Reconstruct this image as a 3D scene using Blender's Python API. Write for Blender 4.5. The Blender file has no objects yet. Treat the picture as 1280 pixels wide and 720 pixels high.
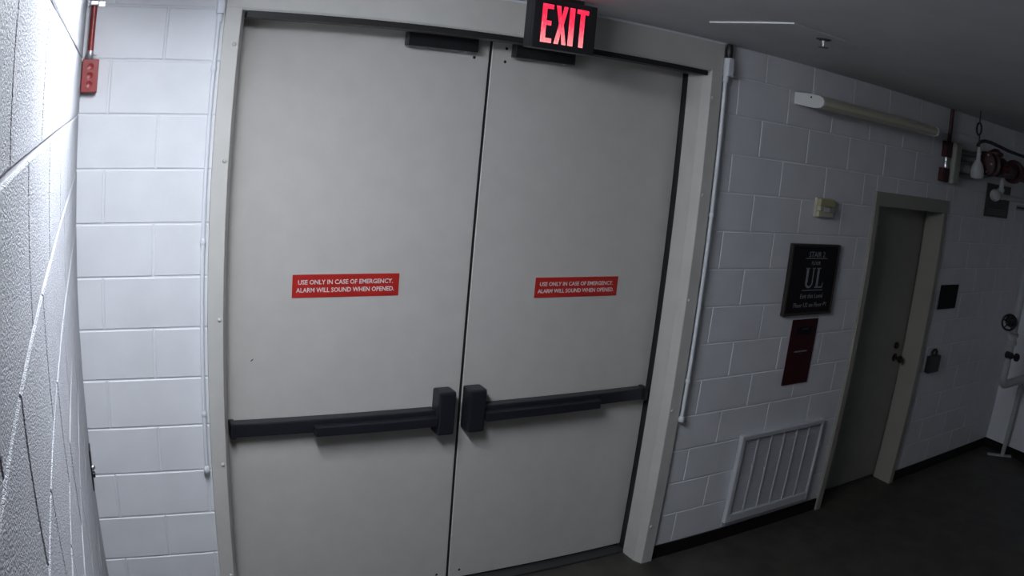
import bpy, bmesh, math, random
from mathutils import Vector, Matrix
random.seed(7)
S = bpy.context.scene
COL = S.collection
PI = math.pi

# ------------------------------------------------------------------ camera (wide lens with barrel distortion)
YAW, PITCH, ROLL = 0.52279, 0.21002, 0.09629
CAM_LOC = Vector((-0.1039, -3.0668, 2.3050))
fw = Vector((math.sin(YAW) * math.cos(PITCH), math.cos(YAW) * math.cos(PITCH), -math.sin(PITCH)))
rt = Vector((math.cos(YAW), -math.sin(YAW), 0))
up = rt.cross(fw)
r2 = rt * math.cos(ROLL) + up * math.sin(ROLL)
u2 = -rt * math.sin(ROLL) + up * math.cos(ROLL)
cd = bpy.data.cameras.new('camera')
cam = bpy.data.objects.new('camera', cd)
COL.objects.link(cam)
cam.matrix_world = Matrix(((r2.x, u2.x, -fw.x, CAM_LOC.x), (r2.y, u2.y, -fw.y, CAM_LOC.y),
                           (r2.z, u2.z, -fw.z, CAM_LOC.z), (0, 0, 0, 1)))
cd.sensor_fit = 'HORIZONTAL'
cd.sensor_width = 36.0
cd.sensor_height = 20.25
cd.clip_start = 0.02
cd.type = 'PANO'
cd.panorama_type = 'FISHEYE_LENS_POLYNOMIAL'
cd.fisheye_fov = PI
cd.fisheye_polynomial_k0 = 0.0
cd.fisheye_polynomial_k1 = -0.03458409481739357
cd.fisheye_polynomial_k2 = 9.240475272926712e-05
cd.fisheye_polynomial_k3 = -1.6545005354660635e-05
cd.fisheye_polynomial_k4 = 4.4668014885097915e-07
S.camera = cam

# ------------------------------------------------------------------ world, light level, exposure
w = bpy.data.worlds.new('world')
S.world = w
w.use_nodes = True
w.node_tree.nodes['Background'].inputs[0].default_value = (0.5, 0.55, 0.6, 1)
w.node_tree.nodes['Background'].inputs[1].default_value = 0.0
LX, LY = 0.01, -2.0
TUBE_EMISSION = 64.0
TUBE_COLOR = (0.90, 0.95, 1.04)
S.view_settings.view_transform = 'Standard'
S.view_settings.look = 'None'
S.view_settings.exposure = 0.0
S.view_settings.gamma = 1.0
S.view_settings.use_curve_mapping = False

# ------------------------------------------------------------------ materials
def mat(name, col, rough=0.5, metal=0.0, spec=0.5, var=0.0, vscale=6.0, bump=0.0, bscale=200.0, bdist=0.002, emit=None, estr=0.0,
        dirt=None, detail=4.0, coat=0.0):
    m = bpy.data.materials.new(name)
    m.use_nodes = True
    nt = m.node_tree
    b = nt.nodes['Principled BSDF']
    b.inputs['Base Color'].default_value = (*col, 1)
    b.inputs['Roughness'].default_value = rough
    b.inputs['Metallic'].default_value = metal
    b.inputs['Specular IOR Level'].default_value = spec
    if coat:
        b.inputs['Coat Weight'].default_value = coat
    g = nt.nodes.new('ShaderNodeNewGeometry')
    if var > 0:
        n = nt.nodes.new('ShaderNodeTexNoise')
        n.inputs['Scale'].default_value = vscale
        n.inputs['Detail'].default_value = 5
        nt.links.new(g.outputs['Position'], n.inputs['Vector'])
        r = nt.nodes.new('ShaderNodeValToRGB')
        lo = dirt if dirt else tuple(c * (1 - var) for c in col)
        r.color_ramp.elements[0].position = 0.35
        r.color_ramp.elements[0].color = (*lo, 1)
        r.color_ramp.elements[1].position = 0.65
        r.color_ramp.elements[1].color = (*[min(1, c * (1 + var * 0.4)) for c in col], 1)
        nt.links.new(n.outputs['Fac'], r.inputs['Fac'])
        nt.links.new(r.outputs['Color'], b.inputs['Base Color'])
    if bump > 0:
        n2 = nt.nodes.new('ShaderNodeTexNoise')
        n2.inputs['Scale'].default_value = bscale
        n2.inputs['Detail'].default_value = detail
        n2.inputs['Roughness'].default_value = 0.6
        nt.links.new(g.outputs['Position'], n2.inputs['Vector'])
        bp = nt.nodes.new('ShaderNodeBump')
        bp.inputs['Strength'].default_value = bump
        bp.inputs['Distance'].default_value = bdist
        nt.links.new(n2.outputs['Fac'], bp.inputs['Height'])
        nt.links.new(bp.outputs['Normal'], b.inputs['Normal'])
    if emit:
        b.inputs['Emission Color'].default_value = (*emit, 1)
        b.inputs['Emission Strength'].default_value = estr
    return m

M = {}
M['block'] = mat('painted block', (0.72, 0.73, 0.755), 0.42, bump=0.35, bscale=190, bdist=0.002, var=0.05, vscale=5)
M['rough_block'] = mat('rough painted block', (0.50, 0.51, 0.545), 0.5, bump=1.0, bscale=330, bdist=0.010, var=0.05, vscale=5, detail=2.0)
M['mortar'] = mat('painted mortar', (0.70, 0.71, 0.735), 0.5, bump=0.4, bscale=160, bdist=0.002)
M['ceiling'] = mat('ceiling paint', (0.60, 0.61, 0.62), 0.8, bump=0.2, bscale=120, bdist=0.002, var=0.06, vscale=3)
M['floor'] = mat('floor concrete', (0.05, 0.045, 0.038), 0.55, bump=0.3, bscale=60, bdist=0.002, var=0.35, vscale=7)
M['frame'] = mat('frame paint', (0.54, 0.53, 0.495), 0.42, bump=0.08, bscale=90, bdist=0.001, var=0.04, vscale=9)
M['door'] = mat('door paint', (0.58, 0.56, 0.525), 0.45, bump=0.10, bscale=70, bdist=0.001, var=0.03, vscale=11)
M['door_small'] = mat('small door paint', (0.26, 0.255, 0.225), 0.45, bump=0.10, bscale=70, bdist=0.001, var=0.05, vscale=11)
M['frame_small'] = mat('small frame paint', (0.29, 0.28, 0.24), 0.45, bump=0.08, bscale=90, bdist=0.001)
M['black'] = mat('black painted metal', (0.016, 0.016, 0.022), 0.38, bump=0.05, bscale=300, bdist=0.0005)
M['blackplastic'] = mat('black plastic', (0.012, 0.012, 0.014), 0.45)
M['base'] = mat('black base strip', (0.007, 0.007, 0.007), 0.8, spec=0.2)
M['void'] = mat('dark gap', (0.01, 0.01, 0.01), 0.9)
M['hole'] = mat('hole', (0.008, 0.008, 0.008), 0.9)
M['white_metal'] = mat('white conduit paint', (0.70, 0.72, 0.76), 0.35, bump=0.08, bscale=150, bdist=0.001)
M['steel'] = mat('galvanised steel', (0.62, 0.63, 0.65), 0.32, metal=0.9, bump=0.05, bscale=200, bdist=0.0006)
M['red_paint'] = mat('red conduit paint', (0.27, 0.026, 0.024), 0.35, bump=0.08, bscale=120, bdist=0.001)
M['red_dark'] = mat('red valve paint', (0.04, 0.003, 0.006), 0.5, bump=0.1, bscale=80, bdist=0.001)
M['sign_red'] = mat('red sign face', (0.48, 0.022, 0.016), 0.45)
M['sign_white'] = mat('white lettering', (0.78, 0.74, 0.72), 0.5)
M['maroon'] = mat('maroon sign face', (0.034, 0.002, 0.006), 0.6, spec=0.3)
M['sign_black'] = mat('black sign face', (0.006, 0.006, 0.008), 0.6, spec=0.2)
M['sign_frame'] = mat('dark brown sign frame', (0.022, 0.017, 0.015), 0.5)
M['sign_grey'] = mat('grey lettering', (0.24, 0.24, 0.27), 0.5)
M['grille'] = mat('grille enamel', (0.50, 0.51, 0.53), 0.4)
M['louver'] = mat('louver enamel', (0.50, 0.51, 0.55), 0.45)
M['cream'] = mat('cream plastic', (0.52, 0.49, 0.36), 0.4)
M['yellowed'] = mat('yellowed plastic', (0.40, 0.36, 0.20), 0.4)
M['lens'] = mat('unlit lamp lens', (0.52, 0.50, 0.38), 0.3)
M['endcap'] = mat('white end cap', (0.68, 0.68, 0.64), 0.4)
M['glass'] = mat('strobe lens', (0.25, 0.25, 0.24), 0.12, spec=0.8)
M['beige'] = mat('beige box', (0.36, 0.35, 0.31), 0.5)
M['grey_pipe'] = mat('dark grey conduit', (0.10, 0.105, 0.105), 0.45)
M['white_pipe'] = mat('white pipe paint', (0.44, 0.45, 0.45), 0.45)
M['brass'] = mat('dark bronze', (0.035, 0.03, 0.025), 0.35, metal=0.6)
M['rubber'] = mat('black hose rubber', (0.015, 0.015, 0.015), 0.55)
M['plate'] = mat('dark plate', (0.03, 0.032, 0.034), 0.5)
M['tube'] = mat('lit lamp lens', (0.9, 0.9, 0.9), 0.4, emit=TUBE_COLOR, estr=TUBE_EMISSION)

def led_red():
    m = bpy.data.materials.new('red led letters')
    m.use_nodes = True
    nt = m.node_tree
    b = nt.nodes['Principled BSDF']
    b.inputs['Base Color'].default_value = (0.5, 0.02, 0.04, 1)
    tc = nt.nodes.new('ShaderNodeTexCoord')
    sx = nt.nodes.new('ShaderNodeSeparateXYZ')
    nt.links.new(tc.outputs['Generated'], sx.inputs[0])
    n = nt.nodes.new('ShaderNodeTexNoise')
    n.inputs['Scale'].default_value = 11
    mp = nt.nodes.new('ShaderNodeMapping')
    mp.inputs['Scale'].default_value = (3, 1, 0.5)
    nt.links.new(tc.outputs['Generated'], mp.inputs[0])
    nt.links.new(mp.outputs[0], n.inputs['Vector'])
    # the LED strip sits along the lower edge of the sign, so the panel is hottest there
    mr = nt.nodes.new('ShaderNodeMapRange')
    mr.inputs[1].default_value = 0.75
    mr.inputs[2].default_value = 0.0
    mr.inputs[3].default_value = 0.0
    mr.inputs[4].default_value = 0.40
    nt.links.new(sx.outputs['Z'], mr.inputs[0])
    ad = nt.nodes.new('ShaderNodeMath')
    ad.operation = 'MULTIPLY_ADD'
    ad.inputs[1].default_value = 1.1
    nt.links.new(n.outputs['Fac'], ad.inputs[0])
    nt.links.new(mr.outputs[0], ad.inputs[2])
    rp = nt.nodes.new('ShaderNodeValToRGB')
    rp.color_ramp.elements[0].position = 0.30
    rp.color_ramp.elements[0].color = (0.85, 0.003, 0.03, 1)
    rp.color_ramp.elements[1].position = 1.0
    rp.color_ramp.elements[1].color = (1.0, 0.42, 0.42, 1)
    e = rp.color_ramp.elements.new(0.68)
    e.color = (1.0, 0.03, 0.10, 1)
    nt.links.new(ad.outputs[0], rp.inputs['Fac'])
    nt.links.new(rp.outputs['Color'], b.inputs['Emission Color'])
    b.inputs['Emission Strength'].default_value = 1.05
    return m
M['led'] = led_red()

# ------------------------------------------------------------------ geometry helpers
class MB:
    def __init__(s):
        s.bm = bmesh.new()
    def box(s, x0, x1, y0, y1, z0, z1, bev=0.0, seg=1):
        x0, x1 = min(x0, x1), max(x0, x1); y0, y1 = min(y0, y1), max(y0, y1); z0, z1 = min(z0, z1), max(z0, z1)
        t = bmesh.new()
        v = [t.verts.new(c) for c in ((x0, y0, z0), (x1, y0, z0), (x1, y1, z0), (x0, y1, z0), (x0, y0, z1), (x1, y0, z1), (x1, y1, z1), (x0, y1, z1))]
        for f in ((0, 3, 2, 1), (4, 5, 6, 7), (0, 1, 5, 4), (1, 2, 6, 5), (2, 3, 7, 6), (3, 0, 4, 7)):
            t.faces.new([v[i] for i in f])
        if bev > 0:
            bmesh.ops.bevel(t, geom=t.edges[:], offset=bev, segments=seg, affect='EDGES', profile=0.6)
        s.add(t)
        return s
    def add(s, t, mx=None):
        if mx is not None:
            bmesh.ops.transform(t, matrix=mx, verts=t.verts)
        me = bpy.data.meshes.new('tmp')
        t.to_mesh(me); t.free()
        s.bm.from_mesh(me)
        bpy.data.meshes.remove(me)
    def lathe(s, prof, o=(0, 0, 0), axis=(0, 0, 1), n=20):
        """prof: list of (radius, height) along axis from o; the ends are closed."""
        t = bmesh.new()
        rings = []
        for r, h in prof:
            rings.append([t.verts.new((r * math.cos(2 * PI * i / n), r * math.sin(2 * PI * i / n), h)) for i in range(n)])
        for a, b in zip(rings, rings[1:]):
            for i in range(n):
                t.faces.new((a[i], a[(i + 1) % n], b[(i + 1) % n], b[i]))
        t.faces.new(rings[0][::-1]); t.faces.new(rings[-1])
        q = Vector((0, 0, 1)).rotation_difference(Vector(axis).normalized())
        s.add(t, Matrix.Translation(Vector(o)) @ q.to_matrix().to_4x4())
        return s
    def cyl(s, a, b, r, n=16, bev=0.0):
        a, b = Vector(a), Vector(b); L = (b - a).length
        p = [(r, 0), (r, L)] if bev <= 0 else [(r - bev, 0), (r, bev), (r, L - bev), (r - bev, L)]
        return s.lathe(p, a, b - a, n)
    def tube(s, pts, r, n=10):
        pts = [Vector(p) for p in pts]
        t = bmesh.new(); rings = []
        ref = None
        for i, p in enumerate(pts):
            d = (pts[min(i + 1, len(pts) - 1)] - pts[max(i - 1, 0)]).normalized()
            if ref is None:
                ref = d.orthogonal().normalized()
            ref = (ref - d * ref.dot(d)).normalized()
            o = d.cross(ref)
            rings.append([t.verts.new(p + (ref * math.cos(2 * PI * k / n) + o * math.sin(2 * PI * k / n)) * r) for k in range(n)])
        for a, b in zip(rings, rings[1:]):
            for k in range(n):
                t.faces.new((a[k], a[(k + 1) % n], b[(k + 1) % n], b[k]))
        t.faces.new(rings[0][::-1]); t.faces.new(rings[-1])
        s.add(t)
        return s
    def prism(s, poly, a, b, axis='z'):
        """poly is extruded along an axis from a to b: z -> (x, y), y -> (x, z), x -> (y, z)."""
        f = {'z': lambda p, h: (p[0], p[1], h), 'y': lambda p, h: (p[0], h, p[1]), 'x': lambda p, h: (h, p[0], p[1])}[axis]
        t = bmesh.new()
        A = [t.verts.new(f(p, a)) for p in poly]; B = [t.verts.new(f(p, b)) for p in poly]
        n = len(poly)
        for i in range(n):
            t.faces.new((A[i], A[(i + 1) % n], B[(i + 1) % n], B[i]))
        t.faces.new(A[::-1]); t.faces.new(B)
        s.add(t)
        return s
    def mesh(s, name, m, smooth=False, keep=False):
        bmesh.ops.recalc_face_normals(s.bm, faces=s.bm.faces)
        me = bpy.data.meshes.new(name)
        s.bm.to_mesh(me); s.bm.free()
        if smooth:
            for p in me.polygons:
                p.use_smooth = True
            me.set_sharp_from_angle(angle=math.radians(40))
        me.materials.append(m)
        return me
    def build(s, name, m, parent=None, smooth=False):
        o = bpy.data.objects.new(name, s.mesh(name, m, smooth))
        COL.objects.link(o)
        put(o, parent)
        return o

WPOS = {}
def put(o, parent):
    """parent a mesh given in world coordinates"""
    if parent is not None:
        o.parent = parent
        o.matrix_parent_inverse = WPOS[parent.name].inverted()
    WPOS[o.name] = Matrix.Identity(4) if o.type == 'MESH' else WPOS.get(o.name, Matrix.Identity(4))

def tag(o, label=None, cat=None, group=None, kind=None):
    for k, v in (('label', label), ('category', cat), ('group', group), ('kind', kind)):
        if v:
            o[k] = v
    return o

def thing(name, loc, label, cat, group=None, kind=None):
    o = bpy.data.objects.new(name, None)
    COL.objects.link(o)
    o.location = loc
    o.empty_display_size = 0.05
    WPOS[o.name] = Matrix.Translation(Vector(loc))
    return tag(o, label, cat, group, kind)

def part_mesh(name, me, parent, loc=(0, 0, 0), mx=None):
    o = bpy.data.objects.new(name, me)
    COL.objects.link(o)
    o.parent = parent
    pm = WPOS[parent.name]
    o.matrix_parent_inverse = pm.inverted()
    o.matrix_basis = mx if mx is not None else Matrix.Translation(Vector(loc))
    WPOS[o.name] = o.matrix_basis.copy()
    return o

def text(body, size, m, parent, cx, y, cz, width=None, name='lettering', extr=0.0004, bold=0.0, spacing=1.0, line=1.0):
    """lettering on a face that looks towards -y, centred at (cx, cz); sized to a width when one is given"""
    c = bpy.data.curves.new('text', 'FONT')
    c.body = body; c.size = size; c.align_x = 'CENTER'; c.align_y = 'CENTER'
    c.extrude = extr; c.offset = bold; c.space_character = spacing; c.space_line = line
    c.resolution_u = 2
    t = bpy.data.objects.new('text', c)
    COL.objects.link(t)
    bpy.context.view_layer.update()
    me = bpy.data.meshes.new_from_object(t.evaluated_get(bpy.context.evaluated_depsgraph_get()))
    bpy.data.objects.remove(t)
    xs = [v.co.x for v in me.vertices]; ys = [v.co.y for v in me.vertices]
    k = width / (max(xs) - min(xs)) if width else 1.0
    ky = size / (max(ys) - min(ys)) if width else 1.0
    mx_, my_ = (max(xs) + min(xs)) / 2, (max(ys) + min(ys)) / 2
    for v in me.vertices:
        X, Y, Z = v.co
        v.co = (cx + (X - mx_) * k, y - Z, cz + (Y - my_) * ky)
    me.materials.clear(); me.materials.append(m)
    me.name = name
    o = bpy.data.objects.new(name, me)
    COL.objects.link(o)
    put(o, parent)
    return o

# ------------------------------------------------------------------ large structure
H = 0.2032
ZC = 2.80
ZF = -0.085          # the floor; the blocks show from z = 0 up, above a black base strip
XL, XR, YN = -0.197, 6.95, -6.6
floor = MB().box(XL - 0.4, XR + 0.3, YN, 0.5, ZF - 0.12, ZF).build('floor', M['floor'])
tag(floor, 'dark grey bare concrete floor', 'floor', kind='structure')
ceil = MB().box(XL - 0.4, XR + 0.3, YN, 0.5, ZC, ZC + 0.12).build('ceiling', M['ceiling'])
tag(ceil, 'flat grey painted ceiling above the doors', 'ceiling', kind='structure')
o = MB().prism([(2.20, -0.50), (2.235, -0.955), (2.80, -0.93), (2.74, -0.50)], ZC - 0.007, ZC + 0.02).build('access_panel', M['ceiling'], ceil)

# main wall: a recessed mortar bed with openings, and proud blocks
OP1 = (0.360, 2.712, 3.0)
OP2 = (4.262, 5.228, 2.110)
bed = MB()
bed.box(XL - 0.35, OP1[0], 0.004, 0.36, ZF, ZC)
bed.box(OP1[1], OP2[0], 0.004, 0.36, ZF, ZC)
bed.box(OP2[0], OP2[1], 0.004, 0.36, OP2[2], ZC)
bed.box(OP2[1], XR + 0.2, 0.004, 0.36, ZF, ZC)
wall_far = bed.build('wall_far', M['mortar'])
tag(wall_far, 'white painted block wall that holds both doors', 'wall', kind='structure')

BLK = {}
G = 0.0035
def block_mesh(L, h, m='block'):
    k = (round(L, 3), round(h, 3), m)
    if k not in BLK:
        t = MB()
        b = 0.0028
        # front face chamfered, sides running back into the mortar bed; local: x along wall, y depth (0 front), z up
        x0, x1, z0, z1, d = G, L - G, G, h - G, 0.012
        tb = bmesh.new()
        a = [tb.verts.new(c) for c in ((x0 + b, 0, z0 + b), (x1 - b, 0, z0 + b), (x1 - b, 0, z1 - b), (x0 + b, 0, z1 - b))]
        c = [tb.verts.new(q) for q in ((x0, b * 0.8, z0), (x1, b * 0.8, z0), (x1, b * 0.8, z1), (x0, b * 0.8, z1))]
        e = [tb.verts.new(q) for q in ((x0, d, z0), (x1, d, z0), (x1, d, z1), (x0, d, z1))]
        tb.faces.new(a)
        for i in range(4):
            j = (i + 1) % 4
            tb.faces.new((a[i], c[i], c[j], a[j]))
            tb.faces.new((c[i], e[i], e[j], c[j]))
        t.add(tb)
        BLK[k] = t.mesh('block', M[m])
    return BLK[k]

def lay(parent, x0, x1, phase_even, phase_odd, zmax, frame, openings=(), cmin=0, m='block'):
    """lay courses of blocks between x0 and x1 (distance along the wall); frame maps local (x, y, z) to the world"""
    n = 0
    c = cmin
    while c * H < zmax - 0.01:
        z0, z1 = c * H, min((c + 1) * H, zmax)
        ph = phase_even if c % 2 == 0 else phase_odd
        k = math.floor((x0 - ph) / (2 * H))
        while ph + k * 2 * H < x1:
            a, b = ph + k * 2 * H, ph + (k + 1) * 2 * H
            spans = [(max(a, x0), min(b, x1), z0, z1)]
            for oa, ob, oz in openings:
                nxt = []
                for sa, sb, s0, s1 in spans:
                    if oz <= s0 or sb <= oa or sa >= ob:
                        nxt.append((sa, sb, s0, s1)); continue
                    if s0 < oz < s1:
                        nxt.append((max(sa, oa), min(sb, ob), oz, s1))
                    if sa < oa: nxt.append((sa, oa, s0, s1))
                    if sb > ob: nxt.append((ob, sb, s0, s1))
                spans = nxt
            for sa, sb, s0, s1 in spans:
                if sb - sa < 0.025 or s1 - s0 < 0.03:
                    continue
                jy = random.uniform(-0.0006, 0.0006)
                jr = random.uniform(-0.0015, 0.0015)
                mx = frame @ Matrix.Translation((sa, jy, s0)) @ Matrix.Rotation(jr, 4, 'Z')
                part_mesh('block', block_mesh(sb - sa, s1 - s0, m), parent, mx=mx)
                n += 1
            k += 1
        c += 1
    return n

XA, XRR = 0.1062, 2.8905
I4 = Matrix.Identity(4)
lay(wall_far, XL - 0.1, OP1[0], XA, XA - H, ZC, I4)
lay(wall_far, OP1[1], XR + 0.05, XRR, XRR + H, ZC, I4, [OP2])

# left wall: stands a hair out of plumb and square, like the real one
def left_frame():
    # local x = distance from y=-3.6 towards the corner, local y = into the wall (-x), local z = height
    o = Vector((-0.183, 0, 0))
    ez = Vector((-0.0115, 0, 1)).normalized()
    ex = Vector((-0.0065, 1, 0)).normalized()
    ey = ez.cross(ex)
    return Matrix(((ex.x, ey.x, ez.x, o.x), (ex.y, ey.y, ez.y, o.y), (ex.z, ey.z, ez.z, o.z), (0, 0, 0, 1)))
LF = left_frame()
m = MB()
m.box(YN, 0.02, 0.004, 0.22, ZF, ZC + 0.02)
bmesh.ops.transform(m.bm, matrix=LF, verts=m.bm.verts)
wall_left = m.build('wall_left', M['mortar'])
tag(wall_left, 'rough white painted block wall close beside the camera', 'wall', kind='structure')
lay(wall_left, -3.7, 0.0, -2.32 - 0.2032, -2.32, ZC, LF, m='rough_block')
wall_right = MB().box(XR, XR + 0.2, YN, 0.02, ZF, ZC).build('wall_right', M['block'])
tag(wall_right, 'dim white wall at the far right end of the room', 'wall', kind='structure')
wall_near = MB().box(XL - 0.4, XR + 0.2, YN - 0.2, YN, ZF, ZC).build('wall_near', M['block'])
tag(wall_near, 'white wall behind the camera', 'wall', kind='structure')

bb = MB()
for x0, x1 in ((XL + 0.012, 0.326), (2.749, 4.246), (5.244, XR)):
    bb.prism([(x0, 0.006), (x0, -0.006), (x1, -0.006), (x1, 0.006)], ZF, -0.001)
b_far = bb.build('baseboard_far', M['base'])
tag(b_far, 'black base strip along the foot of the block wall', 'baseboard', kind='structure')
b_right = MB().box(XR - 0.006, XR + 0.01, YN, -0.006, ZF, -0.001).build('baseboard_right', M['base'])
tag(b_right, 'black base strip along the foot of the right wall', 'baseboard', kind='structure')

# ------------------------------------------------------------------ double door frame
trim = thing('trim_1', (1.532, 0, ZF), 'wide grey steel frame around the double doors', 'door frame', kind='structure')
FY = -0.0213
jl = [(0.3274, 0.002), (0.3274, FY), (0.3886, FY), (0.3917, FY + 0.003), (0.4072, 0.022), (0.4103, 0.030), (0.4103, 0.137), (0.3792, 0.137), (0.3792, 0.259), (0.362, 0.259), (0.362, 0.002)]
jr = [(3.0648 - x + (0.0103 if x < 0.33 else 0), y) for x, y in jl]
hz = 2.6483
MB().prism(jl, ZF, hz).build('jamb', M['frame'], trim)
MB().prism(jr, ZF, hz).build('jamb', M['frame'], trim)
hp = [(0.002, ZC - 0.002), (FY, ZC - 0.002), (FY, hz + 0.001), (FY + 0.001, hz), (-0.015, hz - 0.008), (0.082, hz - 0.0205), (0.145, hz - 0.025), (0.145, hz + 0.016), (0.002, hz + 0.016)]
MB().prism(hp, 0.3274, 2.7477, 'x').build('head_panel', M['frame'], trim)
MB().box(0.362, 2.710, 0.002, 0.28, hz + 0.015, ZC - 0.002).build('head_return', M['frame'], trim)
MB().box(0.32, 2.755, FY - 0.006, FY, ZC - 0.010, ZC - 0.001).build('sealant_bead', M['white_metal'], trim)
bolt = MB().lathe([(0.0085, 0), (0.008, 0.003), (0.0055, 0.006), (0.002, 0.0075)], (0, 0, 0), (0, -1, 0), 12).mesh('bolt', M['frame'], True)
for x, zs in ((0.374, (2.507, 2.066, 1.456, 0.841, 0.288)), (2.692, (2.507, 2.010, 1.470, 0.869, 0.164))):
    for z in zs:
        part_mesh('bolt', bolt, trim, (x, FY, z))
MB().box(2.6808, 2.6857, 0.145, 0.217, ZF, 2.621).build('seal_and_shade_strip', M['rubber'], trim)
MB().box(0.3792, 0.3836, 0.145, 0.217, ZF, 2.621).build('seal_and_shade_strip', M['rubber'], trim)
MB().box(0.412, 2.652, -0.013, 0.077, 2.615, 2.642).build('seal_and_shade_strip', M['rubber'], trim)  # black strip added under the head, stands in for the soffit's shade
MB().box(0.4103, 2.6545, 0.134, 0.28, ZF, ZF + 0.012).build('threshold', M['plate'], trim)
MB().box(0.362, 2.710, 0.28, 0.34, ZF, ZC - 0.004).build('backing', M['void'], trim)

# ------------------------------------------------------------------ the two door leaves
DY = 0.2068           # front face of the leaves
def leaf(name, x0, x1, side, label):
    d = thing(name, ((x0 + x1) / 2, 0.23, ZF), label, 'door', kind='structure')
    MB().box(x0, x1, DY, DY + 0.045, -0.0625, 2.645, 0.003).build('leaf', M['door'], d)
    # panic bar: side = +1 means its latch case sits at the right edge (left leaf)
    if side > 0:
        xe, xp, xc0, xc1 = 0.4446, 0.8231, 1.4121, 1.4982
    else:
        xe, xp, xc0, xc1 = 2.643, 2.3185, 1.6568, 1.5676
    zr0, zr1 = 0.8812, 0.9434
    pb = MB().box(xe, xc0, 0.151, DY, zr0, zr1, 0.006, 2).build('panic_bar', M['black'], d)
    tag(pb, 'black push bar with wide touch pad across the door')
    MB().box(xp, xc0 - side * 0.004, 0.1135, 0.152, zr0 - 0.006, zr1 - 0.023, 0.005, 2).build('push_pad', M['black'], pb)
    MB().box(xe - side * 0.004, xe + side * 0.023, 0.140, DY, zr0 - 0.004, zr1 + 0.006, 0.007, 2).build('end_cap', M['black'], pb)
    MB().box(xc0, xc1, 0.120, DY, 0.8231, 1.0378, 0.012, 2).build('latch_case', M['black'], pb)
    return d
LEFT_LABEL = 'left grey steel door leaf with black push bar'
RIGHT_LABEL = 'right grey steel door leaf with black push bar'
dl = leaf('door_1', 0.3840, 1.5536, 1, LEFT_LABEL)
dr = leaf('door_2', 1.5661, 2.6793, -1, RIGHT_LABEL)
MB().box(1.5536, 1.5661, 0.210, 0.248, -0.0625, 2.64).build('meeting_seal', M['rubber'], dl)
hole = MB().lathe([(0.0075, 0), (0.007, 0.0008)], (0, 0, 0), (0, -1, 0), 12).mesh('screw_hole', M['hole'])
for d, x, z in ((dl, 1.4805, 2.5446), (dl, 1.4888, 2.6109), (dr, 1.6371, 2.6026), (dr, 1.635, 2.5414), (dr, 1.6278, -0.0158), (dl, 1.4971, -0.0231)):
    part_mesh('screw_hole', hole, d, (x, DY + 0.0004, z))
MB().prism([(0.5472, 1.2047), (0.5524, 1.2130), (0.5617, 1.2193), (0.5576, 1.2110)], DY - 0.0005, DY + 0.0005, 'y').build('chip_mark', M['hole'], dl)

# magnetic lock boxes hanging under the door head
for x0, x1, lab in ((1.131, 1.460, 'black box lock above the left door leaf'), (1.640, 1.959, 'black box lock partly hidden behind the exit sign')):
    o = thing('magnetic_lock', ((x0 + x1) / 2, 0.15, 2.61), lab, 'lock', 'lock boxes at the top of the doors')
    MB().box(x0, x1, 0.132, 0.167, 2.562, 2.6235, 0.003, 2).build('housing', M['black'], o)
    MB().box(x0 + 0.004, x1 - 0.004, 0.1295, 0.134, 2.567, 2.617, 0.001).build('face_plate', M['blackplastic'], o)
    MB().lathe([(0.006, 0), (0.006, 0.003), (0.003, 0.0045)], (x1 - 0.05, 0.152, 2.5625), (0, 0, -1), 12).build('status_light', M['endcap'], o, True)

# red warning plates on the doors
for (cx, cz, lab) in ((0.9703, 1.5283, 'red warning sign on the left door leaf'), (2.1494, 1.4982, 'red warning sign on the right door leaf')):
    o = thing('warning_sign', (cx, DY, cz - 0.05), lab, 'sign', 'red alarm warning signs')
    MB().box(cx - 0.2427, cx + 0.2427, DY - 0.0025, DY - 0.0002, cz - 0.0498, cz + 0.0498, 0.0006).build('plate', M['sign_red'], o)
    text('USE ONLY IN CASE OF EMERGENCY.', 0.0202, M['sign_white'], o, cx - 0.002, DY - 0.0027, cz + 0.0171, width=0.430, bold=0.0003)
    text('ALARM WILL SOUND WHEN OPENED.', 0.0202, M['sign_white'], o, cx - 0.002, DY - 0.0027, cz - 0.0171, width=0.446, bold=0.0003)

# ------------------------------------------------------------------ exit sign
ex = thing('exit_sign', (1.618, -0.265, 2.579), 'black exit sign with glowing red letters under the ceiling', 'sign')
X0, X1, Z0, Z1, YF = 1.472, 1.765, 2.579, 2.785, -0.30
MB().box(X0, X1, YF + 0.012, -0.23, Z0, Z1, 0.006, 2).build('housing', M['blackplastic'], ex)
MB().box(X0, X1, YF, YF + 0.013, Z0, Z1, 0.004, 2).build('face_plate', M['blackplastic'], ex)
MB().box(1.50, 1.70, -0.30, -0.20, Z1 - 0.002, ZC - 0.001, 0.003).build('canopy', M['blackplastic'], ex)
# block letters as in the photo: tall, heavy stems
lz0, lz1 = 2.6035, 2.7615
hh = lz1 - lz0
def poly_letter(polys, x, wd):
    b = MB()
    for p in polys:
        b.prism([(x + u * wd, lz0 + v * hh) for u, v in p], YF - 0.0012, YF + 0.001, 'y')
    return b.build('letter', M['led'], ex)
Ee = [[(0, 0), (1, 0), (1, .12), (.42, .12), (.42, .45), (.88, .45), (.88, .57), (.42, .57), (.42, .88), (1, .88), (1, 1), (0, 1)]]
Xx = [[(0, 0), (.36, 0), (.52, .34), (.66, 0), (1, 0), (.70, .52), (.98, 1), (.64, 1), (.50, .70), (.36, 1), (0, 1), (.31, .52)]]
Ii = [[(0, 0), (1, 0), (1, 1), (0, 1)]]
Tt = [[(.31, 0), (.69, 0), (.69, .88), (1, .88), (1, 1), (0, 1), (0, .88), (.31, .88)]]
poly_letter(Ee, 1.508, 0.050)
poly_letter(Xx, 1.570, 0.056)
poly_letter(Ii, 1.634, 0.024)
poly_letter(Tt, 1.668, 0.056)

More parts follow.
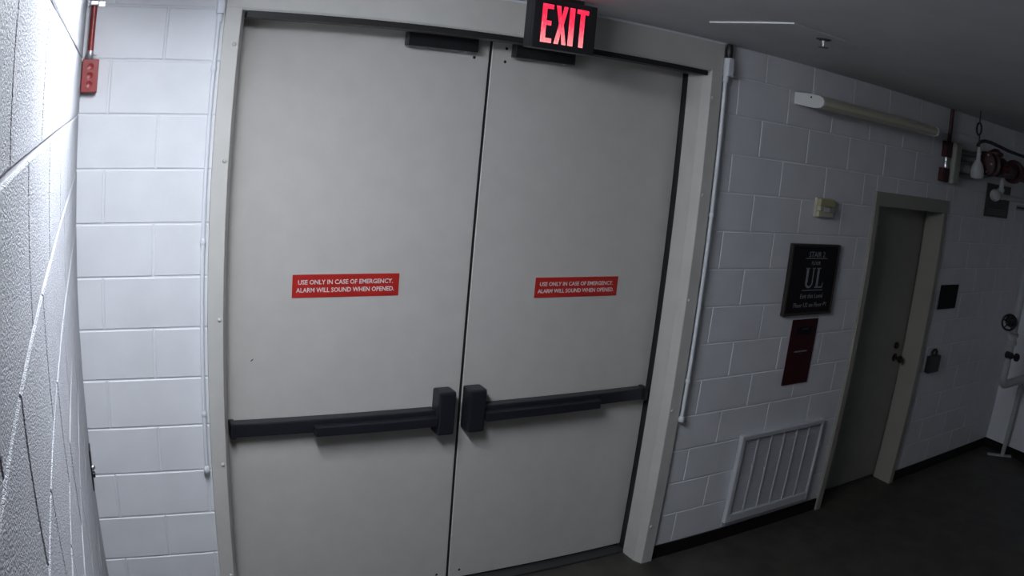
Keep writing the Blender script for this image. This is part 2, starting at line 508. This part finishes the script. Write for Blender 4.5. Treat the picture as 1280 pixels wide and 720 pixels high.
# ------------------------------------------------------------------ lamps: one lit on the left wall above the frame, one unlit on the main wall
def wall_lamp(frame, L, lit, label, prof=None):
    """local x along the wall, local -y out of the wall, z up; the back sits on y = 0"""
    def tr(b):
        bmesh.ops.transform(b.bm, matrix=frame, verts=b.bm.verts)
        return b
    loc = frame @ Vector((L / 2, 0, 0.035))
    o = thing('ceiling_lamp' if lit else 'wall_lamp', loc, label, 'lamp')
    prof = prof or [(0.0, 0.078), (-0.10, 0.078), (-0.185, 0.071), (-0.212, 0.060), (-0.222, 0.042), (-0.218, 0.020), (-0.20, 0.006), (-0.15, 0.0), (0.0, 0.012)]
    cap = [(y * 1.0, z) for y, z in prof]
    tr(MB().prism(cap, 0.0, 0.018, 'x')).build('end_cap', M['endcap'], o)
    tr(MB().prism(cap, L - 0.018, L, 'x')).build('end_cap', M['endcap'], o)
    inn = [(-0.012 + y * 0.93, 0.0375 + (z - 0.0375) * 0.93) for y, z in prof]
    tr(MB().prism(inn, 0.017, L - 0.017, 'x')).build('diffuser', M['tube'] if lit else M['lens'], o)
    tr(MB().box(0.02, L - 0.02, -0.014, -0.001, 0.012, 0.070)).build('back_plate', M['endcap'], o)
    tr(MB().lathe([(0.006, 0), (0.005, 0.0015)], (-0.0002, -0.125, 0.058), (-1, 0, 0), 12)).build('screw_hole', M['hole'], o)
    return o
wall_lamp(Matrix.Translation((3.345, 0, 2.552)), 1.30, False, 'long unlit wall lamp with white end cap beside the ceiling')
CEIL_PROF = [(0.0, 0.20), (-0.02, 0.20), (-0.055, 0.185), (-0.075, 0.14), (-0.078, 0.10), (-0.075, 0.06), (-0.055, 0.015), (-0.02, 0.0), (0.0, 0.0)]
CMX = Matrix(((0, 0, 1, LX), (1, 0, 0, LY), (0, 1, 0, ZC), (0, 0, 0, 1)))
wall_lamp(CMX, 1.2, True, 'lit white lamp under the ceiling near the left wall', CEIL_PROF)

# ------------------------------------------------------------------ conduits beside the double doors
def conduit(x, y, r, z0, zfit, label, zcoup, tab=0):
    o = thing('conduit', (x, 0, z0), label, 'conduit', 'white conduits beside the double doors')
    MB().cyl((x, y, z0 + 0.01), (x, y, zfit + 0.01), r, 14).build('pipe', M['white_metal'], o, True)
    MB().lathe([(r * 0.8, 0), (r * 1.5, 0.006), (r * 1.65, 0.016), (r * 1.5, 0.03), (r * 1.05, 0.036)], (x, y, z0), (0, 0, 1), 14).build('end_fitting', M['white_metal'], o, True)
    for z in zcoup:
        c = MB().lathe([(r * 1.1, 0), (r * 1.35, 0.004), (r * 1.35, 0.020), (r * 1.1, 0.024)], (x, y, z), (0, 0, 1), 14)
        if tab > 0:   # tab to the frame side
            c.box(x, tab, y - 0.002, y + 0.002, z + 0.003, z + 0.021)
        else:         # stand-off bracket to the wall
            c.box(x - 0.004, x + 0.004, y, -0.0005, z + 0.005, z + 0.019)
        c.build('strap', M['white_metal'], o, True)
    return o
c1 = conduit(0.3035, -0.022, 0.0085, 0.806, 2.60, 'thin white conduit between blocks and frame, left of the doors', (1.06, 1.75, 2.40))
MB().box(0.290, 0.3185, -0.046, -0.0015, 2.62, 2.735, 0.006, 2).build('conduit_body', M['white_metal'], c1)
MB().lathe([(0.0095, 0), (0.012, 0.005), (0.012, 0.025), (0.0095, 0.032)], (0.3055, -0.022, 2.59), (0, 0, 1), 14).build('coupling', M['white_metal'], c1, True)
MB().cyl((0.3055, -0.022, 2.73), (0.3055, -0.022, ZC - 0.001), 0.0085).build('stub', M['white_metal'], c1, True)
c2 = conduit(2.763, -0.03, 0.0105, 0.797, 2.60, 'thin white conduit on the blocks right of the double doors', (1.02, 1.9))
MB().box(2.754, 2.797, -0.055, -0.0015, 2.628, 2.725, 0.008, 2).build('conduit_body', M['white_metal'], c2)
MB().lathe([(0.012, 0), (0.0155, 0.006), (0.0155, 0.03), (0.012, 0.036)], (2.765, -0.03, 2.594), (0, 0, 1), 14).build('coupling', M['white_metal'], c2, True)
MB().lathe([(0.013, 0), (0.018, 0.008), (0.018, 0.055), (0.013, 0.074)], (2.778, -0.028, 2.724), (0, 0, 1), 14).build('ceiling_bushing', M['blackplastic'], c2, True)

# red fire-alarm conduit in the left corner
rc = thing('alarm_conduit', (-0.175, 0, 2.31), 'red conduit and junction box in the left corner', 'conduit')
MB().cyl((-0.181, -0.03, 2.468), (-0.184, -0.03, ZC - 0.001), 0.0115, 16).build('pipe', M['red_paint'], rc, True)
jb = MB().box(-0.207, -0.144, -0.05, -0.0015, 2.316, 2.437, 0.003, 2).build('junction_box', M['red_paint'], rc)
for z in (2.345, 2.377, 2.409):
    MB().lathe([(0.0135, 0), (0.0135, 0.0012), (0.0115, 0.0012), (0.0105, 0.0004)], (-0.1755, -0.05, z), (0, -1, 0), 18).build('knockout', M['red_paint'], jb, True)
MB().lathe([(0.013, 0), (0.016, 0.004), (0.016, 0.018), (0.0135, 0.02), (0.0135, 0.032)], (-0.181, -0.03, 2.437), (0, 0, 1), 16).build('connector', M['steel'], rc, True)
MB().cyl((-0.165, -0.03, 2.452), (-0.155, -0.03, 2.452), 0.003, 8).build('connector_screw', M['steel'], rc, True)
cl = MB().box(-0.21, -0.143, -0.006, -0.0015, 2.634, 2.654, 0.001)
cl.box(-0.200, -0.166, -0.047, -0.004, 2.634, 2.654, 0.004, 2)
cl.lathe([(0.005, 0), (0.005, 0.005)], (-0.153, -0.006, 2.644), (0, -1, 0), 8)
tag(cl.build('strap', M['steel'], rc), 'silver pipe strap')

# black plate on the left wall near the corner
bp = thing('latch_plate', (-0.19, -0.20, 0.87), 'small black plate on the left wall low in the corner', 'plate')
xl = lambda z, y: -0.183 - 0.0115 * z - 0.0065 * y
MB().box(xl(.96, -.2) - 0.002, xl(.96, -.2) + 0.006, -0.235, -0.165, 0.86, 1.03, 0.002).build('plate', M['blackplastic'], bp)
MB().lathe([(0.012, 0), (0.012, 0.006), (0.006, 0.012)], (xl(.96, -.2) + 0.006, -0.2, 0.945), (1, 0, 0), 12).build('knob', M['steel'], bp, True)
MB().box(xl(.96, -.2) + 0.004, xl(.96, -.2) + 0.016, -0.212, -0.188, 0.905, 0.925, 0.003).build('catch', M['blackplastic'], bp)

# ------------------------------------------------------------------ right part of the main wall
st = thing('alarm_strobe', (3.70, 0, 1.94), 'cream alarm strobe on the wall above the black sign', 'alarm')
MB().box(3.622, 3.775, -0.022, -0.0015, 1.938, 2.052, 0.005, 2).build('base', M['cream'], st)
MB().box(3.628, 3.770, -0.05, -0.02, 2.004, 2.048, 0.004, 2).build('horn_cover', M['yellowed'], st)
MB().box(3.628, 3.665, -0.05, -0.02, 1.978, 2.004, 0.003).build('lens_mount', M['cream'], st)
MB().prism([(3.665, -0.02), (3.665, -0.055), (3.690, -0.072), (3.735, -0.072), (3.760, -0.055), (3.770, -0.02)], 1.976, 2.003).build('lens', M['glass'], st)
MB().box(3.628, 3.770, -0.042, -0.02, 1.942, 1.976, 0.004, 2).build('lower_cover', M['cream'], st)

ul = thing('stair_sign', (3.68, 0, 1.35), 'framed black stair sign with large letters UL', 'sign')
ux0, ux1, uz0, uz1, uy = 3.448, 3.912, 1.350, 1.776, -0.03
MB().box(ux0 + 0.012, ux1 - 0.012, uy + 0.005, -0.0015, uz0 + 0.012, uz1 - 0.012).build('panel', M['sign_black'], ul)
fr = MB()
fb = 0.016
for a in ((ux0, ux0 + fb, uz0, uz1), (ux1 - fb, ux1, uz0, uz1)):
    fr.box(a[0], a[1], uy, -0.0015, a[2], a[3], 0.003)
for a in ((uz0, uz0 + fb), (uz1 - fb, uz1)):
    fr.box(ux0 + fb * 0.9, ux1 - fb * 0.9, uy, -0.0015, a[0], a[1], 0.003)
fr.build('frame', M['sign_frame'], ul)
ty = uy + 0.0045
text('STAIR 2', 0.033, M['sign_grey'], ul, 3.690, ty, 1.716, width=0.155)
text('FLOOR', 0.022, M['sign_grey'], ul, 3.690, ty, 1.664, width=0.085)
text('Exit this Level', 0.027, M['sign_grey'], ul, 3.692, ty, 1.466, width=0.215)
text('Floor U2 on Floor P1', 0.027, M['sign_grey'], ul, 3.692, ty, 1.412, width=0.315)
for z, wd in ((1.690, 0.21), (1.499, 0.20)):
    MB().box(3.690 - wd / 2, 3.690 + wd / 2, ty - 0.0006, ty + 0.001, z, z + 0.004).build('rule', M['sign_grey'], ul)
def serif(poly):
    b = MB()
    for p in poly:
        b.prism([(q[0], q[1]) for q in p], ty - 0.0008, ty + 0.001, 'y')
    return b.build('letter', M['sign_grey'], ul)
bz, tz = 1.514, 1.636
# U with serifs: heavy left stem, thin right stem, round bowl
def bowl(cx, ro, ri, cz, n=10):
    out = [(cx + ro * math.cos(PI + PI * i / n), cz + 0.034 * math.sin(PI + PI * i / n)) for i in range(n + 1)]
    inn = [(cx + 0.003 + ri * math.cos(2 * PI - PI * i / n), cz + 0.022 * math.sin(2 * PI - PI * i / n)) for i in range(n + 1)]
    return out + inn
serif([[(3.612, bz + 0.034), (3.631, bz + 0.034), (3.631, tz), (3.612, tz)],
       [(3.673, bz + 0.034), (3.682, bz + 0.034), (3.682, tz), (3.673, tz)],
       bowl(3.647, 0.035, 0.024, bz + 0.034),
       [(3.602, tz - 0.006), (3.641, tz - 0.006), (3.641, tz), (3.602, tz)],
       [(3.665, tz - 0.006), (3.691, tz - 0.006), (3.691, tz), (3.665, tz)]])
serif([[(3.716, bz), (3.735, bz), (3.735, tz), (3.716, tz)],
       [(3.706, tz - 0.006), (3.746, tz - 0.006), (3.746, tz), (3.706, tz)],
       [(3.706, bz), (3.782, bz), (3.782, bz + 0.009), (3.706, bz + 0.009)],
       [(3.773, bz), (3.782, bz), (3.785, bz + 0.032), (3.781, bz + 0.032)]])

rs = thing('fire_sign', (3.70, 0, 0.91), 'tall maroon sign below the black stair sign', 'sign')
MB().box(3.578, 3.824, -0.008, -0.0015, 0.910, 1.318, 0.001).build('panel', M['maroon'], rs)
MB().box(3.625, 3.775, -0.0092, -0.0075, 1.222, 1.272).build('dark_patch', M['sign_black'], rs)
MB().box(3.680, 3.740, -0.0098, -0.0085, 1.255, 1.262).build('patch_mark', M['plate'], rs)
MB().box(3.640, 3.760, -0.0092, -0.0075, 1.114, 1.122).build('text_line', M['sign_grey'], rs)
MB().box(3.697, 3.705, -0.0092, -0.0075, 1.098, 1.142).build('text_mark', M['red_dark'], rs)

# vent grille
gr = thing('vent_grille', (3.70, 0, 0.04), 'white louvred vent grille low on the wall beside the stair door', 'vent')
gx0, gx1, gz0, gz1, gy = 3.288, 4.080, 0.048, 0.634, -0.036
ix0, ix1, iz0, iz1 = 3.322, 4.062, 0.104, 0.602
f = MB()
for a in ((gx0, ix0, gz0, gz1), (ix1, gx1, gz0, gz1)):
    f.box(a[0], a[1], gy, -0.0015, a[2], a[3], 0.004)
for a in ((gz0, iz0), (iz1, gz1)):
    f.box(ix0 - 0.002, ix1 + 0.002, gy, -0.0015, a[0], a[1], 0.004)
f.build('frame', M['grille'], gr)
MB().box(ix0 - 0.004, ix1 + 0.004, -0.006, -0.0012, iz0 - 0.004, iz1 + 0.004).build('backing', M['plate'], gr)
mul = MB().box(-0.008, 0.008, -0.008, 0.012, -(iz1 - iz0) / 2, (iz1 - iz0) / 2, 0.002).mesh('mullion', M['grille'])
for k in range(1, 6):
    part_mesh('mullion', mul, gr, (ix0 + (ix1 - ix0) * k / 6, -0.020, (iz0 + iz1) / 2))
sl = MB().prism([(-0.024, -0.002), (-0.024, 0.0005), (-0.007, 0.013), (-0.007, 0.0105)], ix0, ix1, 'x').mesh('louver', M['louver'])
ns = 34
for k in range(ns):
    part_mesh('louver', sl, gr, (0, 0, iz0 + (k + 0.1) * (iz1 - iz0 - 0.008) / ns))

# ------------------------------------------------------------------ stair door
t2 = thing('trim_2', (4.745, 0, ZF), 'grey steel frame around the narrow stair door', 'door frame', kind='structure')
F2 = -0.0213
a0, a1, b0, b1 = 4.2472, 4.2991, 5.1868, 5.2428
h1, h0 = 2.1318, 2.0374
j1 = [(a0, 0.002), (a0, F2), (a1 - 0.003, F2), (a1, F2 + 0.003), (a1, 0.145), (a1 - 0.02, 0.145), (a1 - 0.02, 0.259), (a0 + 0.017, 0.259), (a0 + 0.017, 0.002)]
j2 = [(a0 + b1 - x, y) for x, y in j1]
MB().prism(j1, ZF, h0).build('jamb', M['frame_small'], t2)
MB().prism(j2, ZF, h0).build('jamb', M['frame_small'], t2)
MB().prism([(0.259, h1 - 0.024), (0.002, h1 - 0.024), (0.002, h1), (F2, h1), (F2, h0 + 0.003), (F2 + 0.003, h0), (0.145, h0), (0.145, h0 + 0.019), (0.259, h0 + 0.019)], a0 + 0.0, b1 - 0.0, 'x').build('head_panel', M['frame_small'], t2)
MB().box(a0 + 0.017, b1 - 0.017, 0.27, 0.32, ZF, 2.10).build('backing', M['void'], t2)
MB().box(a1, b0, 0.145, 0.259, ZF, ZF + 0.012).build('threshold', M['plate'], t2)
d3 = thing('door_3', (4.745, 0.18, ZF), 'narrow olive grey stair door near the right end of the wall', 'door', kind='structure')
MB().box(a1 - 0.016, b0 + 0.016, 0.155, 0.200, ZF + 0.018, h0 + 0.015, 0.002).build('leaf', M['door_small'], d3)
MB().lathe([(0.031, 0), (0.031, 0.006), (0.0135, 0.010), (0.0135, 0.036), (0.027, 0.047), (0.029, 0.062), (0.019, 0.073)], (5.0955, 0.155, 0.910), (0, -1, 0), 18).build('knob', M['brass'], d3, True)
MB().lathe([(0.027, 0), (0.027, 0.012), (0.019, 0.019)], (5.085, 0.155, 1.0056), (0, -1, 0), 18).build('deadbolt', M['brass'], d3, True)

rp = thing('room_sign', (5.50, 0, 1.31), 'small black plate on the wall right of the stair door', 'sign')
MB().box(5.352, 5.645, -0.010, -0.0015, 1.309, 1.497, 0.002).build('plate', M['sign_black'], rp)
kb = thing('key_box', (5.44, 0, 0.80), 'small black key lock box below the black plate by the stair door', 'lock box')
MB().box(5.345, 5.515, -0.045, -0.0015, 0.812, 0.945, 0.008, 2).build('body', M['blackplastic'], kb)
MB().tube([(5.39, -0.02, 0.94), (5.39, -0.02, 0.975), (5.41, -0.02, 0.992), (5.44, -0.02, 0.992), (5.46, -0.02, 0.975), (5.46, -0.02, 0.94)], 0.010).build('shackle', M['blackplastic'], kb, True)
MB().box(5.375, 5.485, -0.048, -0.044, 0.835, 0.905, 0.002).build('cover', M['plate'], kb)

# ------------------------------------------------------------------ fire-protection gear in the far right corner
cb = thing('alarm_riser', (5.10, 0, 2.26), 'dark red conduit with two red boxes right of the unlit lamp', 'conduit')
MB().cyl((5.115, -0.03, 2.55), (5.125, -0.03, ZC - 0.001), 0.016).build('pipe', M['red_dark'], cb, True)
MB().box(5.062, 5.150, -0.05, -0.0015, 2.445, 2.56, 0.004).build('upper_box', M['red_dark'], cb)
MB().box(5.050, 5.135, -0.05, -0.0015, 2.265, 2.365, 0.004).build('lower_box', M['red_dark'], cb)
MB().lathe([(0.018, 0), (0.022, 0.004), (0.022, 0.03), (0.014, 0.034), (0.014, 0.044), (0.022, 0.05), (0.022, 0.076), (0.018, 0.08)], (5.098, -0.032, 2.365), (0, 0, 1), 16).build('coupling', M['steel'], cb, True)
bx = thing('control_box', (5.20, 0, 2.26), 'narrow beige box beside the dark red conduit', 'box')
MB().box(5.160, 5.252, -0.075, -0.0015, 2.262, 2.562, 0.005, 2).build('body', M['beige'], bx)
MB().box(5.166, 5.246, -0.079, -0.074, 2.27, 2.554, 0.002).build('cover', M['beige'], bx)
for z, m_, r, lab in ((2.505, 'grey_pipe', 0.022, 'topmost dark conduit beside the beige box'), (2.432, 'grey_pipe', 0.018, 'middle dark conduit beside the beige box'), (2.335, 'grey_pipe', 0.022, 'lowest dark conduit beside the beige box')):
    o = MB().tube([(5.254, -0.04, z), (5.45, -0.04, z + 0.003), (5.6, -0.045, z + 0.012), (5.75, -0.06, z + 0.04), (5.9, -0.06, z + 0.07)], r, 12).build('wall_conduit', M[m_], None, True)
    tag(o, lab, 'conduit', 'dark conduits in the corner')
# hanging white bell-shaped fitting
wb = thing('pipe_hanger', (5.02, -0.35, 2.34), 'white bell shaped fitting hanging from a black ring', 'fitting')
MB().lathe([(0.012, -0.01), (0.045, 0.0), (0.052, 0.02), (0.05, 0.06), (0.036, 0.10), (0.018, 0.125), (0.015, 0.21), (0.012, 0.215)], (5.03, -0.35, 2.335), (-0.05, 0, 1), 20).build('bell', M['white_pipe'], wb, True)
MB().tube([(4.985 + 0.05 * math.cos(a * PI / 8) * 0.75, -0.35, 2.672 + 0.042 * math.sin(a * PI / 8)) for a in range(17)], 0.007, 8).build('ring', M['rubber'], wb, True)
MB().cyl((5.02, -0.35, 2.54), (5.0, -0.35, 2.635), 0.006, 8).build('rod', M['rubber'], wb, True)
MB().cyl((4.985, -0.35, 2.71), (4.985, -0.35, ZC - 0.001), 0.005, 8).build('hanger_rod', M['rubber'], wb, True)
hs = MB().tube([(5.03, -0.33, 2.56), (5.08, -0.32, 2.59), (5.17, -0.31, 2.607), (5.28, -0.31, 2.608), (5.42, -0.32, 2.595), (5.6, -0.33, 2.58), (5.8, -0.33, 2.575), (6.0, -0.33, 2.57), (6.3, -0.33, 2.55)], 0.013, 10).build('hose', M['rubber'], None, True)
tag(hs, 'black hose curving over the red valve', 'hose')
# red valve with its red pipe
rv = thing('red_valve', (5.45, -0.35, 2.30), 'dark red fire valve with a red pipe below the black hose', 'valve')
MB().lathe([(0.03, 0), (0.085, 0.01), (0.085, 0.03), (0.06, 0.04), (0.06, 0.1), (0.085, 0.11), (0.085, 0.13), (0.06, 0.14), (0.06, 0.19), (0.075, 0.2), (0.075, 0.28), (0.06, 0.29)], (5.12, -0.35, 2.45), (1, 0, -0.02), 20).build('body', M['red_dark'], rv, True)
MB().cyl((5.40, -0.35, 2.44), (6.93, -0.35, 2.42), 0.062, 20).build('pipe', M['red_dark'], rv, True)
MB().lathe([(0.045, 0), (0.045, 0.05), (0.06, 0.055), (0.06, 0.075), (0.04, 0.085), (0.02, 0.1)], (5.30, -0.35, 2.47), (0, 0, 1), 18).build('bonnet', M['red_dark'], rv, True)
MB().lathe([(0.05, 0), (0.05, 0.02), (0.03, 0.03), (0.03, 0.07)], (5.35, -0.40, 2.44), (0, -1, 0), 16).build('side_port', M['red_dark'], rv, True)
MB().lathe([(0.065, 0), (0.065, 0.02), (0.09, 0.022), (0.09, 0.05), (0.065, 0.052), (0.065, 0.07)], (5.62, -0.35, 2.437), (1, 0, 0), 20).build('flange', M['red_dark'], rv, True)
for k in range(6):
    a = k * PI / 3
    MB().lathe([(0.008, 0), (0.008, 0.012)], (5.108, -0.35 + 0.068 * math.cos(a), 2.451 + 0.068 * math.sin(a)), (1, 0, 0), 6).build('flange_bolt', M['steel'], rv)
# white drain valve and pipe below it
wv = thing('drain_valve', (5.36, -0.35, 2.2), 'white round drain valve with white pipe under the red valve', 'valve')
MB().lathe([(0.02, 0), (0.042, 0.01), (0.045, 0.03), (0.04, 0.05), (0.02, 0.06)], (5.37, -0.33, 2.24), (-0.3, -1, 0), 18).build('wheel', M['white_pipe'], wv, True)
MB().cyl((5.37, -0.34, 2.24), (5.45, -0.33, 2.245), 0.018, 12).build('stem', M['white_pipe'], wv, True)
MB().lathe([(0.03, 0), (0.034, 0.01), (0.03, 0.03), (0.022, 0.05), (0.03, 0.07), (0.03, 0.08)], (5.47, -0.35, 2.215), (0, 0, 1), 14).build('body', M['white_pipe'], wv, True)
MB().cyl((5.46, -0.35, 2.238), (6.93, -0.35, 2.225), 0.021, 14).build('pipe', M['white_pipe'], wv, True)
MB().cyl((5.47, -0.35, 2.28), (5.47, -0.35, 2.372), 0.02, 12).build('riser', M['white_pipe'], wv, True)
dp = thing('notice_board', (6.13, 0, 2.05), 'dark notice plate on the wall behind the white drain valve', 'sign')
MB().box(5.90, 6.37, -0.012, -0.0015, 2.052, 2.32, 0.002).build('plate', M['plate'], dp)
for k in range(3):
    MB().box(5.95, 6.33, -0.013, -0.0115, 2.075 + k * 0.018, 2.081 + k * 0.018).build('text_line', M['grey_pipe'], dp)
wt = thing('pipe_tag', (5.9, -0.31, 2.1), 'white tag with a dark band hanging below the white pipe', 'tag')
MB().box(5.74, 5.95, -0.375, -0.368, 2.155, 2.20, 0.001).build('plate', M['white_pipe'], wt)
MB().box(5.755, 5.94, -0.3765, -0.3745, 2.168, 2.186).build('band', M['plate'], wt)
MB().cyl((5.80, -0.366, 2.19), (5.80, -0.366, 2.215), 0.003, 6).build('hook', M['steel'], wt)
MB().cyl((5.90, -0.366, 2.19), (5.90, -0.366, 2.215), 0.003, 6).build('hook', M['steel'], wt)

# standpipe with hand wheel
sp = thing('standpipe', (6.20, -0.35, 0.8), 'white vertical pipe with black hand wheel at right edge', 'pipe')
MB().cyl((6.20, -0.35, 0.80), (6.20, -0.35, 2.20), 0.036, 18).build('pipe', M['white_pipe'], sp, True)
MB().lathe([(0.036, 0), (0.052, 0.005), (0.052, 0.03), (0.042, 0.035), (0.042, 0.07), (0.052, 0.075), (0.052, 0.10), (0.036, 0.105)], (6.20, -0.35, 1.06), (0, 0, 1), 18).build('coupling', M['white_pipe'], sp, True)
wh = MB()
wc = Vector((5.90, -0.42, 1.285))
ax = Vector((-0.75, -0.65, 0)).normalized()
e1 = Vector((0, 0, 1)); e2 = ax.cross(e1)
wh.tube([wc + (e1 * math.cos(k * PI / 12) + e2 * math.sin(k * PI / 12)) * 0.062 for k in range(25)], 0.009, 8)
for k in range(5):
    a = k * 2 * PI / 5
    wh.cyl(wc, wc + (e1 * math.cos(a) + e2 * math.sin(a)) * 0.06, 0.006, 6)
wh.lathe([(0.018, 0), (0.018, 0.03)], wc + ax * 0.012, -ax, 10)
tag(wh.build('hand_wheel', M['black'], sp, True), 'black spoked wheel')
MB().cyl(wc, (6.17, -0.36, 1.275), 0.014, 10).build('valve_stem', M['black'], sp, True)
MB().lathe([(0.03, 0), (0.05, 0.01), (0.05, 0.05), (0.04, 0.06), (0.04, 0.12), (0.03, 0.13)], (6.03, -0.37, 1.28), (1, 0.1, -0.25), 16).build('valve_body', M['black'], sp, True)
MB().lathe([(0.03, 0), (0.03, 0.06), (0.014, 0.07), (0.014, 0.12), (0.035, 0.125), (0.035, 0.14)], (6.14, -0.36, 0.985), (0.8, -0.3, -0.15), 14).build('tap_handle', M['black'], sp, True)
MB().tube([(6.20, -0.35, 0.83), (6.20, -0.35, 0.77), (6.215, -0.35, 0.735), (6.25, -0.35, 0.715), (6.30, -0.35, 0.71), (6.93, -0.35, 0.71)], 0.036, 14).build('elbow', M['white_pipe'], sp, True)
# pipe stand on the floor
ps = thing('pipe_stand', (6.85, -0.26, ZF), 'white pipe stand with flat foot on the dark floor', 'stand')
MB().cyl((6.855, -0.27, ZF + 0.015), (6.855, -0.27, 0.62), 0.022, 16).build('post', M['white_pipe'], ps, True)
MB().prism([(6.735, -0.17), (6.918, -0.345), (6.935, -0.325), (6.755, -0.150)], ZF, ZF + 0.018).build('foot', M['white_pipe'], ps)

# sprinkler head in the ceiling panel
sk = thing('sprinkler', (2.545, -0.853, ZC), 'small sprinkler head on the ceiling', 'sprinkler')
MB().lathe([(0.034, 0), (0.034, 0.003), (0.02, 0.008)], (2.545, -0.853, ZC - 0.006), (0, 0, -1), 18).build('escutcheon', M['plate'], sk, True)
MB().lathe([(0.009, 0), (0.009, 0.012), (0.006, 0.014), (0.006, 0.03)], (2.545, -0.853, ZC - 0.012), (0, 0, -1), 12).build('nozzle', M['steel'], sk, True)
MB().lathe([(0.022, 0), (0.022, 0.002)], (2.545, -0.853, ZC - 0.042), (0, 0, -1), 16).build('deflector', M['brass'], sk, True)
